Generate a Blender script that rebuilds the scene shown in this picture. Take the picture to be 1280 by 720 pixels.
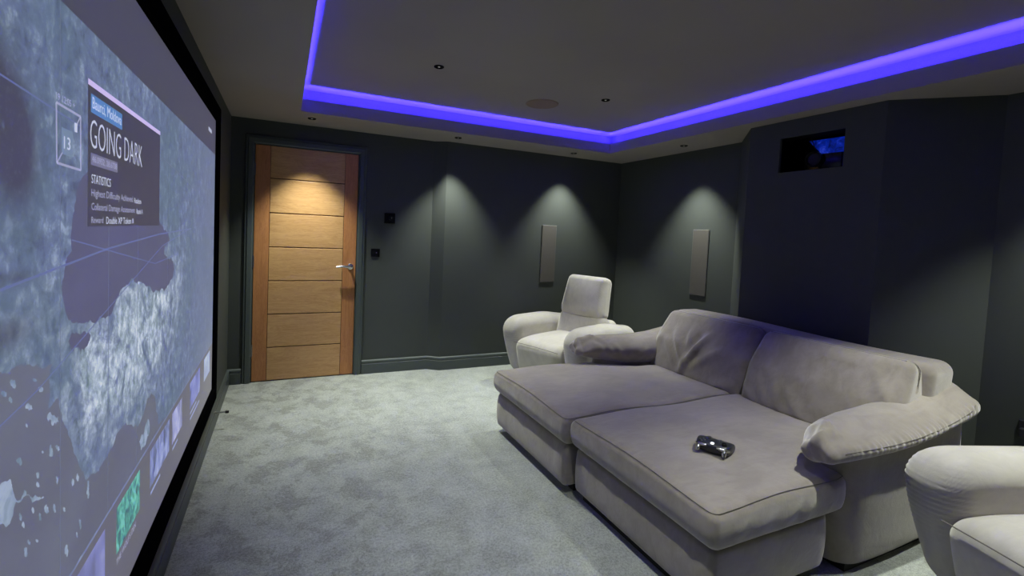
import bpy, bmesh, math, random
import numpy as np
from mathutils import Vector, Matrix

S = bpy.context.scene
for o in list(bpy.data.objects): bpy.data.objects.remove(o)
COL = S.collection
R = math.radians

# ------------------------------------------------------------------ camera
CAM_F, CAM_CX, CAM_CY = 574.1, 608.4, 318.3
YAW, PITCH, ROLL = 0.4174, -0.0475, 0.0442
cam_d = bpy.data.cameras.new('camera'); cam = bpy.data.objects.new('camera', cam_d); COL.objects.link(cam)
cam_d.sensor_fit = 'HORIZONTAL'; cam_d.sensor_width = 36.0
cam_d.lens = CAM_F / 1280 * 36.0
cam_d.shift_x = -(CAM_CX - 640) / 1280
cam_d.shift_y = (CAM_CY - 360) / 1280
cam_d.clip_start = 0.02
_f = Vector((math.sin(YAW) * math.cos(PITCH), math.cos(YAW) * math.cos(PITCH), math.sin(PITCH)))
_r = Vector((math.cos(YAW), -math.sin(YAW), 0)); _u = _r.cross(_f)
_r2 = math.cos(ROLL) * _r + math.sin(ROLL) * _u
_u2 = -math.sin(ROLL) * _r + math.cos(ROLL) * _u
m = Matrix((_r2, _u2, -_f)).transposed().to_4x4(); PHOTO_POS = Vector((0.4019, -4.2436, 1.3411)); m.translation = PHOTO_POS
cam.matrix_world = m
S.camera = cam

# ------------------------------------------------------------------ world, exposure
w = bpy.data.worlds.new('world'); S.world = w; w.use_nodes = True
w.node_tree.nodes['Background'].inputs[0].default_value = (0, 0, 0, 1)
w.node_tree.nodes['Background'].inputs[1].default_value = 0.0
S.view_settings.view_transform = 'Standard'; S.view_settings.look = 'None'
S.view_settings.exposure = 0.0; S.view_settings.gamma = 1.0; S.view_settings.use_curve_mapping = False
SPOT_W = 98.0            # soffit downlights
SPOT_C = 135.0            # downlights in the raised ceiling
SPOT_COL = (0.955, 1.0, 0.885)
LED_COL = (0.033, 0.021, 1.0); LED_E = 560.0
SCREEN_E = 1.0

# ------------------------------------------------------------------ helpers
def srgb(r, g, b):
    f = lambda c: (c / 255 / 12.92) if c / 255 <= 0.04045 else ((c / 255 + 0.055) / 1.055) ** 2.4
    return (f(r), f(g), f(b), 1.0)

def link(o, parent=None):
    COL.objects.link(o)
    if parent is not None: o.parent = parent
    return o

def mesh_obj(name, verts, faces, mat, parent=None, smooth=False, loc=None):
    me = bpy.data.meshes.new(name); me.from_pydata([tuple(v) for v in verts], [], faces)
    me.update()
    if mat: me.materials.append(mat)
    if smooth: me.polygons.foreach_set('use_smooth', [True] * len(me.polygons))
    o = bpy.data.objects.new(name, me)
    if loc: o.location = loc
    return link(o, parent)

def tag(o, label, cat, group=None):
    o['label'] = label; o['category'] = cat
    if group: o['group'] = group
    return o

def struct(o):
    o['kind'] = 'structure'; return o

def empty(name, loc, rz=0.0):
    o = bpy.data.objects.new(name, None); o.location = loc; o.rotation_euler = (0, 0, rz)
    o.empty_display_size = 0.1
    return link(o)

class MB:
    """collects simple shapes into one mesh"""
    def __init__(s): s.v = []; s.f = []
    def add(s, vs, fs):
        b = len(s.v); s.v += [tuple(v) for v in vs]; s.f += [tuple(i + b for i in f) for f in fs]; return s
    def box(s, x0, x1, y0, y1, z0, z1):
        vs = [(x, y, z) for x in (x0, x1) for y in (y0, y1) for z in (z0, z1)]
        return s.add(vs, [(0, 1, 3, 2), (4, 6, 7, 5), (0, 4, 5, 1), (2, 3, 7, 6), (0, 2, 6, 4), (1, 5, 7, 3)])
    def bbox(s, x0, x1, y0, y1, z0, z1, b=0.003, seg=2):
        bm = bmesh.new(); bmesh.ops.create_cube(bm, size=1.0)
        for v in bm.verts:
            v.co = Vector(((x0 + x1) / 2 + v.co.x * (x1 - x0), (y0 + y1) / 2 + v.co.y * (y1 - y0), (z0 + z1) / 2 + v.co.z * (z1 - z0)))
        bmesh.ops.bevel(bm, geom=list(bm.edges), offset=b, segments=seg, affect='EDGES', profile=0.5)
        bm.verts.ensure_lookup_table(); bm.verts.index_update()
        s.add([v.co[:] for v in bm.verts], [[v.index for v in f.verts] for f in bm.faces]); bm.free(); return s
    def lathe(s, prof, n=32, M=None, cap0=True, cap1=True):
        vs = []; fs = []
        for (r, z) in prof:
            for k in range(n):
                a = 2 * math.pi * k / n; vs.append(Vector((r * math.cos(a), r * math.sin(a), z)))
        for i in range(len(prof) - 1):
            for k in range(n):
                a = i * n + k; b = i * n + (k + 1) % n; fs.append((a, b, b + n, a + n))
        if cap0: fs.append(tuple(reversed(range(n))))
        if cap1: fs.append(tuple(range((len(prof) - 1) * n, len(prof) * n)))
        if M is not None: vs = [M @ v for v in vs]
        return s.add(vs, fs)
    def tube(s, pts, r, n=8, closed=False, rad=None):
        pts = [Vector(p) for p in pts]; L = len(pts); vs = []; fs = []; prev = None
        for i, p in enumerate(pts):
            a = pts[(i - 1) % L] if (closed or i > 0) else p
            b = pts[(i + 1) % L] if (closed or i < L - 1) else p
            t = (b - a).normalized()
            if prev is None:
                u = t.orthogonal().normalized()
            else:
                u = (prev - t * prev.dot(t)).normalized()
            prev = u; v = t.cross(u)
            rr = rad[i] if rad else r
            for k in range(n):
                q = 2 * math.pi * k / n; vs.append(p + (u * math.cos(q) + v * math.sin(q)) * rr)
        for i in range(L if closed else L - 1):
            for k in range(n):
                a = i * n + k; b = i * n + (k + 1) % n; c = ((i + 1) % L) * n + (k + 1) % n; d = ((i + 1) % L) * n + k
                fs.append((a, b, c, d))
        if not closed:
            fs.append(tuple(reversed(range(n)))); fs.append(tuple(range((L - 1) * n, L * n)))
        return s.add(vs, fs)
    def prism(s, poly, z0, z1):
        n = len(poly); vs = [(x, y, z0) for x, y in poly] + [(x, y, z1) for x, y in poly]
        fs = [tuple(reversed(range(n))), tuple(range(n, 2 * n))] + [(i, (i + 1) % n, n + (i + 1) % n, n + i) for i in range(n)]
        return s.add(vs, fs)
    def build(s, name, mat, parent=None, smooth=False, loc=None):
        o = mesh_obj(name, s.v, s.f, mat, parent, False, loc)
        bm = bmesh.new(); bm.from_mesh(o.data); bmesh.ops.recalc_face_normals(bm, faces=bm.faces); bm.to_mesh(o.data); bm.free()
        if smooth:
            o.data.polygons.foreach_set('use_smooth', [True] * len(o.data.polygons))
            try: o.data.set_sharp_from_angle(angle=R(38))
            except Exception: pass
        return o

def axis_coords(h, r, k, step):
    e = [h - r + r * math.tan(R(45) * (i / k)) for i in range(k + 1)]      # dense towards the rim
    mid = max(2, int(math.ceil(2 * (h - r) / step)))
    c = [-(h - r) + 2 * (h - r) * i / mid for i in range(mid + 1)]
    return [-x for x in reversed(e[1:])] + c + e[1:]

def rbox_arrays(sx, sy, sz, r, k=5, step=0.03):
    """rounded box centred at 0: numpy verts, quads"""
    H = (sx / 2, sy / 2, sz / 2); r = min(r, min(H) * 0.999)
    A = [axis_coords(h, r, k, step) for h in H]
    idx = {}; vs = []; fs = []
    def vid(i, j, l):
        key = (i, j, l)
        if key not in idx:
            idx[key] = len(vs); vs.append((A[0][i], A[1][j], A[2][l]))
        return idx[key]
    n = [len(a) - 1 for a in A]
    for l, flip in ((0, True), (n[2], False)):
        for i in range(n[0]):
            for j in range(n[1]):
                q = (vid(i, j, l), vid(i + 1, j, l), vid(i + 1, j + 1, l), vid(i, j + 1, l)); fs.append(q[::-1] if flip else q)
    for j, flip in ((0, False), (n[1], True)):
        for i in range(n[0]):
            for l in range(n[2]):
                q = (vid(i, j, l), vid(i + 1, j, l), vid(i + 1, j, l + 1), vid(i, j, l + 1)); fs.append(q[::-1] if flip else q)
    for i, flip in ((0, True), (n[0], False)):
        for j in range(n[1]):
            for l in range(n[2]):
                q = (vid(i, j, l), vid(i, j + 1, l), vid(i, j + 1, l + 1), vid(i, j, l + 1)); fs.append(q[::-1] if flip else q)
    P = np.array(vs); Q = np.clip(P, [-(h - r) for h in H], [h - r for h in H]); D = P - Q
    L = np.linalg.norm(D, axis=1); m_ = L > 1e-9
    P[m_] = Q[m_] + D[m_] / L[m_][:, None] * r
    return P, fs

def soft(name, size, r, center, mat, parent, deform=None, k=5, step=0.03, origin=(0, 0, 0)):
    """rounded soft block; deform works on arrays in block coordinates, then moved to center - origin"""
    P, F = rbox_arrays(*size, r, k, step)
    if deform is not None: P = deform(P)
    P = P + np.array(center) - np.array(origin)
    return mesh_obj(name, P, F, mat, parent, True)

def sstep(t): t = np.clip(t, 0, 1); return t * t * (3 - 2 * t)

def folds(u, v, segs):
    """sum of soft ridges along segments (u0,v0,u1,v1,amp,width)"""
    out = np.zeros_like(u)
    for (u0, v0, u1, v1, a, w_) in segs:
        dx, dy = u1 - u0, v1 - v0; L2 = dx * dx + dy * dy
        t = ((u - u0) * dx + (v - v0) * dy) / L2; tc = np.clip(t, 0, 1)
        d = np.hypot(u - (u0 + tc * dx), v - (v0 + tc * dy))
        out += a * np.exp(-(d / w_) ** 2) * np.sin(np.pi * np.clip(tc * 0.9 + 0.05, 0, 1)) ** 0.6
    return out

# ------------------------------------------------------------------ node material helpers
class NT:
    def __init__(s, name):
        s.m = bpy.data.materials.new(name); s.m.use_nodes = True; s.t = s.m.node_tree
        s.b = s.t.nodes['Principled BSDF']; s.out = s.t.nodes['Material Output']
    def n(s, typ, **kw):
        nd = s.t.nodes.new(typ)
        for k, v in kw.items(): setattr(nd, k, v)
        return nd
    def l(s, a, b): s.t.links.new(a, b)
    def setin(s, inp, v):
        if hasattr(v, 'is_output') or isinstance(v, bpy.types.NodeSocket): s.l(v, inp)
        else: inp.default_value = v
    def math(s, op, a, b=0.0, c=None, clamp=False):
        nd = s.n('ShaderNodeMath', operation=op, use_clamp=clamp); s.setin(nd.inputs[0], a); s.setin(nd.inputs[1], b)
        if c is not None: s.setin(nd.inputs[2], c)
        return nd.outputs[0]
    def mix(s, f, a, b, blend='MIX'):
        nd = s.n('ShaderNodeMix', data_type='RGBA', blend_type=blend)
        s.setin(nd.inputs[0], f); s.setin(nd.inputs[6], a); s.setin(nd.inputs[7], b); return nd.outputs[2]
    def noise(s, vec, scale, detail=3, rough=0.5, dist=0.0):
        nd = s.n('ShaderNodeTexNoise'); s.l(vec, nd.inputs['Vector']); nd.inputs['Scale'].default_value = scale
        nd.inputs['Detail'].default_value = detail; nd.inputs['Roughness'].default_value = rough; nd.inputs['Distortion'].default_value = dist
        return nd.outputs['Fac']
    def ramp(s, f, stops):
        nd = s.n('ShaderNodeValToRGB'); s.l(f, nd.inputs[0]); cr = nd.color_ramp
        while len(cr.elements) < len(stops): cr.elements.new(0.5)
        for e, (p, c) in zip(cr.elements, stops): e.position = p; e.color = c
        return nd.outputs[0]
    def rng(s, f, a, b, c=0.0, d=1.0):
        nd = s.n('ShaderNodeMapRange', interpolation_type='SMOOTHSTEP'); s.l(f, nd.inputs[0])
        for i, v in enumerate((a, b, c, d)): nd.inputs[i + 1].default_value = v
        return nd.outputs[0]
    def pos(s): return s.n('ShaderNodeNewGeometry').outputs['Position']
    def obj(s): return s.n('ShaderNodeTexCoord').outputs['Object']
    def scaled(s, vec, sc):
        nd = s.n('ShaderNodeMapping'); s.l(vec, nd.inputs[0]); nd.inputs['Scale'].default_value = sc; return nd.outputs[0]
    def bump(s, h, strength, dist=0.01):
        nd = s.n('ShaderNodeBump'); s.l(h, nd.inputs['Height']); nd.inputs['Strength'].default_value = strength
        nd.inputs['Distance'].default_value = dist; s.l(nd.outputs[0], s.b.inputs['Normal']); return nd
    def P(s, **kw):
        for k, v in kw.items(): s.setin(s.b.inputs[k.replace('_', ' ')], v)
        return s

def simple(name, col, rough=0.5, metal=0.0, bump=0.0, bscale=200, spec=0.5):
    t = NT(name); v = t.obj()
    nz = t.noise(v, bscale, 2)
    c = t.mix(t.rng(nz, 0.3, 0.7), tuple(x * 0.94 for x in col[:3]) + (1,), tuple(min(1, x * 1.06) for x in col[:3]) + (1,))
    t.P(Base_Color=c, Roughness=rough, Metallic=metal, Specular_IOR_Level=spec)
    if bump: t.bump(nz, bump, 0.002)
    return t.m

M = {}
def mk_wall():
    t = NT('wall_paint'); p = t.pos()
    n1 = t.noise(p, 1.2, 3); n2 = t.noise(p, 160, 2)
    c = t.mix(t.rng(n1, 0.3, 0.7), (0.0620, 0.0700, 0.0640, 1), (0.0670, 0.0750, 0.0690, 1))
    t.P(Base_Color=c, Roughness=0.72, Specular_IOR_Level=0.25); t.bump(n2, 0.06, 0.002); return t.m
M['wall'] = mk_wall()
def mk_trim():
    t = NT('trim_paint'); p = t.pos(); n2 = t.noise(p, 60, 2)
    c = t.mix(n2, (0.064, 0.080, 0.078, 1), (0.072, 0.088, 0.086, 1))
    t.P(Base_Color=c, Roughness=0.42, Specular_IOR_Level=0.5); t.bump(n2, 0.03, 0.002); return t.m
M['trim'] = mk_trim()
def mk_ceil():
    t = NT('ceiling_paint'); p = t.pos(); n1 = t.noise(p, 1.0, 3); n2 = t.noise(p, 180, 2)
    c = t.mix(t.rng(n1, 0.3, 0.7), (0.305, 0.276, 0.268, 1), (0.332, 0.302, 0.294, 1))
    t.P(Base_Color=c, Roughness=0.85, Specular_IOR_Level=0.2); t.bump(n2, 0.05, 0.002); return t.m
M['ceiling'] = mk_ceil()
def mk_carpet():
    t = NT('carpet'); p = t.pos()
    big = t.noise(p, 1.3, 4, 0.6, 0.5); mid = t.noise(p, 7.5, 8, 0.74, 0.35); fine = t.noise(p, 240, 3, 0.7); tuft = t.noise(p, 85, 3, 0.75)
    spots = t.noise(p, 5.5, 9, 0.72, 0.25)
    sp = t.n('ShaderNodeSeparateXYZ'); t.l(p, sp.inputs[0])
    v = t.math('ADD', t.math('MULTIPLY', big, 0.30), t.math('MULTIPLY', mid, 0.70))
    c = t.ramp(v, [(0.36, (0.265, 0.285, 0.262, 1)), (0.48, (0.392, 0.420, 0.388, 1)), (0.58, (0.475, 0.508, 0.470, 1))])
    tread = t.math('MULTIPLY', t.rng(sp.outputs[0], 1.75, 0.45, 0.16, 1.0), t.rng(spots, 0.49, 0.57))       # pile trodden flat along the screen wall
    c = t.mix(t.math('MULTIPLY', tread, 0.62), c, (0.165, 0.170, 0.148, 1))
    gr = t.math('ADD', t.math('MULTIPLY', fine, 0.5), t.math('MULTIPLY', tuft, 0.5))
    c = t.mix(t.rng(gr, 0.36, 0.62, 0.0, 1.0), t.mix(0.46, c, (0.10, 0.105, 0.095, 1)), t.mix(0.26, c, (0.75, 0.78, 0.72, 1)))
    t.P(Base_Color=c, Roughness=1.0, Specular_IOR_Level=0.05, Sheen_Weight=0.15, Sheen_Roughness=0.6)
    h = t.math('ADD', t.math('MULTIPLY', tuft, 0.6), t.math('ADD', t.math('MULTIPLY', fine, 0.5), t.math('MULTIPLY', mid, 0.35)))
    t.bump(h, 0.8, 0.008); return t.m
M['carpet'] = mk_carpet()
def mk_velvet(name, a, b):
    t = NT(name); p = t.obj()
    big = t.noise(p, 4.0, 4, 0.6, 0.6); brush = t.noise(t.scaled(p, (3, 9, 6)), 2.2, 4, 0.6, 0.7); fine = t.noise(p, 420, 2)
    v = t.math('ADD', t.math('MULTIPLY', big, 0.5), t.math('MULTIPLY', brush, 0.5))
    c = t.mix(t.rng(v, 0.36, 0.64), a, b)
    t.P(Base_Color=c, Roughness=0.88, Specular_IOR_Level=0.15, Sheen_Weight=0.85, Sheen_Roughness=0.50, Sheen_Tint=(1.0, 0.97, 0.93, 1))
    wr = t.noise(p, 14, 4, 0.6, 1.0)
    h = t.math('ADD', t.math('MULTIPLY', fine, 0.06), t.math('MULTIPLY', wr, 0.5))
    t.bump(h, 0.28, 0.012); return t.m
M['velvet'] = mk_velvet('taupe_velvet', (0.212, 0.186, 0.160, 1), (0.282, 0.250, 0.217, 1))
M['velvet_light'] = mk_velvet('grey_velvet', (0.425, 0.402, 0.358, 1), (0.50, 0.474, 0.425, 1))
M['seam'] = simple('seam_thread', (0.17, 0.155, 0.145), 0.9, bump=0.2, bscale=600)
M['black'] = simple('black_plinth', (0.010, 0.010, 0.011), 0.7)
def mk_oak(name, axis, a, b):
    t = NT(name); p = t.pos()
    sc = {'x': (1.0, 1, 9), 'z': (9, 1, 1.0)}[axis]
    oi = t.n('ShaderNodeObjectInfo').outputs['Random']
    mp = t.n('ShaderNodeMapping'); t.l(p, mp.inputs[0]); mp.inputs['Scale'].default_value = sc
    cmb = t.n('ShaderNodeCombineXYZ'); t.l(t.math('MULTIPLY', oi, 37.0), cmb.inputs[1]); t.l(cmb.outputs[0], mp.inputs['Location'])
    g1 = t.noise(mp.outputs[0], 1.7, 4, 0.55, 2.2); g2 = t.noise(mp.outputs[0], 13.0, 4, 0.7, 0.3)
    band = t.math('ABSOLUTE', t.math('SINE', t.math('MULTIPLY', g1, 34.0)))
    v = t.math('ADD', t.math('MULTIPLY', g1, 0.45), t.math('ADD', t.math('MULTIPLY', g2, 0.40), t.math('MULTIPLY', band, 0.15)))
    c = t.mix(t.rng(v, 0.30, 0.72), a, b)
    t.P(Base_Color=c, Roughness=0.42, Specular_IOR_Level=0.35); t.bump(g2, 0.05, 0.002); return t.m
M['oak_h'] = mk_oak('oak_panel', 'x', (0.50, 0.272, 0.105, 1), (0.66, 0.400, 0.178, 1))
M['oak_v'] = mk_oak('oak_stile', 'z', (0.40, 0.165, 0.060, 1), (0.54, 0.245, 0.095, 1))
M['groove'] = simple('oak_groove', (0.10, 0.042, 0.016), 0.7)
M['chrome'] = simple('satin_chrome', (0.62, 0.62, 0.62), 0.25, 1.0)
M['steel'] = simple('dark_steel', (0.25, 0.25, 0.25), 0.35, 1.0)
M['blackgloss'] = simple('black_gloss', (0.006, 0.006, 0.008), 0.18)
M['blackmatte'] = simple('black_matte', (0.004, 0.004, 0.005), 0.9, spec=0.1)
M['velvetblack'] = simple('black_felt', (0.0035, 0.0035, 0.0040), 1.0, spec=0.0, bump=0.1, bscale=500)
M['rubber'] = simple('black_rubber', (0.012, 0.012, 0.014), 0.55)
M['grille'] = simple('speaker_grille', (0.092, 0.084, 0.074), 0.8, bump=0.35, bscale=900)
M['grille_edge'] = simple('speaker_edge', (0.13, 0.13, 0.12), 0.5)
M['ceilgrille'] = simple('ceiling_speaker_grille', (0.25, 0.185, 0.135), 0.8, bump=0.3, bscale=700)
def emis(name, col, e, base=(0.02, 0.02, 0.02, 1)):
    t = NT(name); v = t.obj(); nz = t.noise(v, 80, 1)
    c = t.mix(t.rng(nz, 0.2, 0.8), tuple(x * 0.97 for x in col[:3]) + (1,), tuple(col[:3]) + (1,))
    t.P(Base_Color=base, Emission_Color=c, Emission_Strength=e, Roughness=0.6); return t.m
M['led'] = emis('blue_led', LED_COL, LED_E)

# ------------------------------------------------------------------ room plan
H = 2.184; YF = -4.72; XR = 3.86; TW = 0.10
SX1, SX2, SY2 = 1.693, 1.800, -0.075
B1, B2, B3, B4 = -1.560, -1.914, -2.745, -3.095; BX = 3.490
ZT = H + 0.30
DX0, DX1, DH = 0.174, 1.002, 1.985

# floor
struct(MB().box(-0.1, 4.1, YF - 0.1, 0.2, -0.06, 0.0).build('floor', M['carpet']))
# screen wall
struct(MB().box(-TW, 0, YF - TW, TW, 0, ZT).build('wall_left', M['wall']))
struct(MB().box(0, XR + 0.3, YF - TW, YF, 0, ZT).build('wall_front', M['wall']))
# door wall with its opening and the shallow step
LIN = 0.022
wb = MB()
wb.box(0, DX0 - LIN, 0, TW, 0, ZT); wb.box(DX0 - LIN, DX1 + LIN, 0, TW, DH + LIN, ZT)
wb.box(DX1 + LIN, SX1, 0, TW, 0, ZT)
wb.prism([(SX1, 0), (SX2, SY2), (XR + 0.1, SY2), (XR + 0.1, TW), (SX1, TW)], 0, ZT)
struct(wb.build('wall_back', M['wall']))
# right wall with the projector bay
NY0, NY1, NZ0, NZ1 = -2.538, -2.140, 1.838, 2.071
wr = MB()
wr.box(XR, XR + 0.3, B1, SY2, 0, ZT)
wr.prism([(XR, B1), (XR + 0.3, B1), (BX + 0.02, B2), (BX, B2)], 0, ZT)
wr.box(BX, BX + 0.02, B3, B2, 0, NZ0); wr.box(BX, BX + 0.02, B3, B2, NZ1, ZT)
wr.box(BX, BX + 0.02, B3, NY0, NZ0, NZ1); wr.box(BX, BX + 0.02, NY1, B2, NZ0, NZ1)
wr.prism([(BX, B3), (BX + 0.02, B3), (XR + 0.3, B4), (XR, B4)], 0, ZT)
wr.box(XR, XR + 0.3, YF, B4, 0, ZT)
wall_right = struct(wr.build('wall_right', M['wall']))
nb = MB()   # black lined niche behind the opening
e = 0.012; nx1 = 4.02
nb.box(BX + 0.02, nx1, NY0 - 0.10 - e, NY0 - 0.10, NZ0 - e, NZ1 + e); nb.box(BX + 0.02, nx1, NY1 + 0.10, NY1 + 0.10 + e, NZ0 - e, NZ1 + e)
nb.box(BX + 0.02, nx1, NY0 - 0.10, NY1 + 0.10, NZ0 - e, NZ0); nb.box(BX + 0.02, nx1, NY0 - 0.10, NY1 + 0.10, NZ1, NZ1 + e)
nb.box(nx1, nx1 + e, NY0 - 0.112, NY1 + 0.112, NZ0 - e, NZ1 + e)
nb.build('niche_lining', M['blackmatte'], wall_right)

# ------------------------------------------------------------------ ceiling with lit cove
CX0, CX1, CY0, CY1 = 0.500, 3.353, -4.225, -0.498       # inner edge of the lowered border
ZU = H + 0.19; CW = 0.115
ceil = struct(MB().box(-0.05, 4.1, YF - 0.05, 0.15, ZU, ZU + 0.06).build('ceiling', M['ceiling']))
so = MB()
zt = H + 0.052
so.box(0, CX0, YF, 0.0, H, zt); so.box(CX1, XR, YF, 0.0, H, zt)
so.box(CX0, CX1, CY1, 0.0, H, zt); so.box(CX0, CX1, YF, CY0, H, zt)
so.build('soffit', M['ceiling'], ceil)
M['cove'] = simple('cove_paint', (0.32, 0.30, 0.295), 0.85)
lp = MB(); lt = 0.014; zl = H + 0.093
lp.box(CX0 - lt, CX0, CY0 - lt, CY1 + lt, zt, zl); lp.box(CX1, CX1 + lt, CY0 - lt, CY1 + lt, zt, zl)
lp.box(CX0, CX1, CY1, CY1 + lt, zt, zl); lp.box(CX0, CX1, CY0 - lt, CY0, zt, zl)
lp.build('cove_lip', M['ceiling'], ceil)
cw = MB()
cw.box(CX0 - CW - 0.02, CX0 - CW, CY0 - CW - 0.02, CY1 + CW + 0.02, zt, ZU); cw.box(CX1 + CW, CX1 + CW + 0.02, CY0 - CW - 0.02, CY1 + CW + 0.02, zt, ZU)
cw.box(CX0 - CW, CX1 + CW, CY1 + CW, CY1 + CW + 0.02, zt, ZU); cw.box(CX0 - CW, CX1 + CW, CY0 - CW - 0.02, CY0 - CW, zt, ZU)
cw.build('cove_wall', M['cove'], ceil)
def led_run(p0, p1, nrm, mb_body, mb_face):
    # tape on a wedge leaning towards the room; nrm points to the room
    wdt, tl = 0.013, R(40); base = 0.034
    ux, uy = nrm
    def pt(p, s_, h): return (p[0] - ux * (base - s_ * math.cos(tl) + h * 0), p[1] - uy * (base - s_ * math.cos(tl)), LZ + 0.006 - s_ * math.sin(tl) + h)
    for mb, h0, h1, inset in ((mb_body, -0.003, 0.0, 0.0), (mb_face, 0.0004, 0.0006, 0.001)):
        q = [pt(p0, -wdt / 2 + inset, h0), pt(p0, wdt / 2 - inset, h0), pt(p1, wdt / 2 - inset, h0), pt(p1, -wdt / 2 + inset, h0)]
        if mb is mb_body:
            q2 = [(x, y, z + h1 - h0) for x, y, z in q]
            mb.add(q + q2, [(0, 1, 2, 3), (7, 6, 5, 4), (0, 4, 5, 1), (1, 5, 6, 2), (2, 6, 7, 3), (3, 7, 4, 0)])
        else: mb.add(q, [(0, 1, 2, 3)])
LZ = zt + 0.0
lb, lf = MB(), MB()
for p0, p1, nr in (((CX0, CY0), (CX0, CY1), (1, 0)), ((CX1, CY0), (CX1, CY1), (-1, 0)), ((CX0, CY1), (CX1, CY1), (0, -1)), ((CX0, CY0), (CX1, CY0), (0, 1))):
    led_run(p0, p1, nr, lb, lf)
lb.build('led_tape', M['grille_edge'], ceil); lf.build('led_diodes', M['led'], ceil)

# ------------------------------------------------------------------ skirting
def skirting(name, path, hgt=0.128, th=0.018, closed=False):
    prof = [(0, 0), (th, 0), (th, hgt - 0.038), (th * 0.72, hgt - 0.034), (th * 0.72, hgt - 0.030), (th, hgt - 0.022), (th * 0.95, hgt - 0.012), (th * 0.6, hgt - 0.004), (th * 0.25, hgt), (0, hgt)]
    P = [Vector((x, y, 0)) for x, y in path]; n = len(P); vs = []; fs = []; k = len(prof)
    for i in range(n):
        d0 = (P[i] - P[i - 1]).normalized() if i > 0 else (P[1] - P[0]).normalized()
        d1 = (P[i + 1] - P[i]).normalized() if i < n - 1 else d0
        n0 = Vector((d0.y, -d0.x, 0)); n1 = Vector((d1.y, -d1.x, 0)); mm = (n0 + n1).normalized(); mm = mm / max(0.3, mm.dot(n0))
        for (o, z) in prof: vs.append(P[i] + mm * (o) + Vector((0, 0, z)))
    for i in range(n - 1):
        for j in range(k): fs.append((i * k + j, i * k + (j + 1) % k, (i + 1) * k + (j + 1) % k, (i + 1) * k + j))
    fs += [tuple(range(k)), tuple(reversed(range((n - 1) * k, n * k)))]
    b = MB(); b.add(vs, fs); o = b.build(name, M['trim'], smooth=True); return struct(o)
ARC = 0.068
skirting('baseboard_left', [(0, YF), (0, 0)])
skirting('baseboard_back', [(DX1 + ARC + 0.004, 0), (SX1, 0), (SX2, SY2), (XR, SY2)])
skirting('baseboard_corner', [(0.0, 0), (DX0 - ARC - 0.004, 0)])
skirting('baseboard_right', [(XR, SY2), (XR, B1), (BX, B2), (BX, B3), (XR, B4), (XR, YF)])

# ------------------------------------------------------------------ door
door = struct(empty('door_1', ((DX0 + DX1) / 2, 0, 0)))
dcx = (DX0 + DX1) / 2
def dpart(mb, name, mat, parent=None, smooth=False):
    b = MB(); b.v = [(x - dcx, y, z) for x, y, z in mb.v] if parent is None else [(x - dcx, y, z) for x, y, z in mb.v]; b.f = mb.f
    return b.build(name, mat, parent or door, smooth)
fy = 0.004
dpart(MB().box(DX0 + 0.003, DX1 - 0.003, fy + 0.005, fy + 0.044, 0.008, DH - 0.003), 'door_core', M['groove'])
st = 0.114
for (x0, x1) in ((DX0 + 0.003, DX0 + st), (DX1 - st, DX1 - 0.003)):
    dpart(MB().bbox(x0, x1, fy, fy + 0.02, 0.008, DH - 0.003, 0.002), 'stile', M['oak_v'])
zs = [0.008, 0.290, 0.573, 0.857, 1.142, 1.428, 1.716, DH - 0.003]
for i in range(7):
    dpart(MB().bbox(DX0 + st + 0.003, DX1 - st - 0.003, fy, fy + 0.02, zs[i] + (0.004 if i else 0), zs[i + 1] - (0.004 if i < 6 else 0), 0.003), 'door_panel', M['oak_h'])
lin = MB(); lin.box(DX0 - LIN, DX0, 0, TW, 0, DH); lin.box(DX1, DX1 + LIN, 0, TW, 0, DH); lin.box(DX0 - LIN, DX1 + LIN, 0, TW, DH, DH + LIN)
lin.box(DX0 - LIN, DX1 + LIN, TW - 0.02, TW, 0, DH + LIN)
dpart(lin, 'door_lining', M['trim'])
def arch_bar(p0, p1, inward):   # moulded architrave bar between two points on the wall face, profile grows away from the opening
    prof = [(0.006, 0), (0.006, 0.012), (0.012, 0.017), (0.050, 0.020), (0.058, 0.015), (ARC, 0.012), (ARC, 0)]
    return prof
A0 = 0.006
prof = [(A0, 0.0), (A0, -0.012), (0.013, -0.018), (0.046, -0.021), (0.053, -0.015), (ARC - 0.004, -0.015), (ARC, -0.010), (ARC, 0.0)]
vs = []; fs = []; k = len(prof)
for (x, z, sx, sz) in ((DX0, 0, -1, 0), (DX0, DH, -1, 1), (DX1, DH, 1, 1), (DX1, 0, 1, 0)):
    for (o, y) in prof: vs.append((x + sx * o, y, z + sz * o))
for i in range(3):
    for j in range(k): fs.append((i * k + j, i * k + (j + 1) % k, (i + 1) * k + (j + 1) % k, (i + 1) * k + j))
fs += [tuple(range(k)), tuple(reversed(range(3 * k, 4 * k)))]
b = MB(); b.add(vs, fs); dpart(b, 'architrave', M['trim'], smooth=False)
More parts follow.
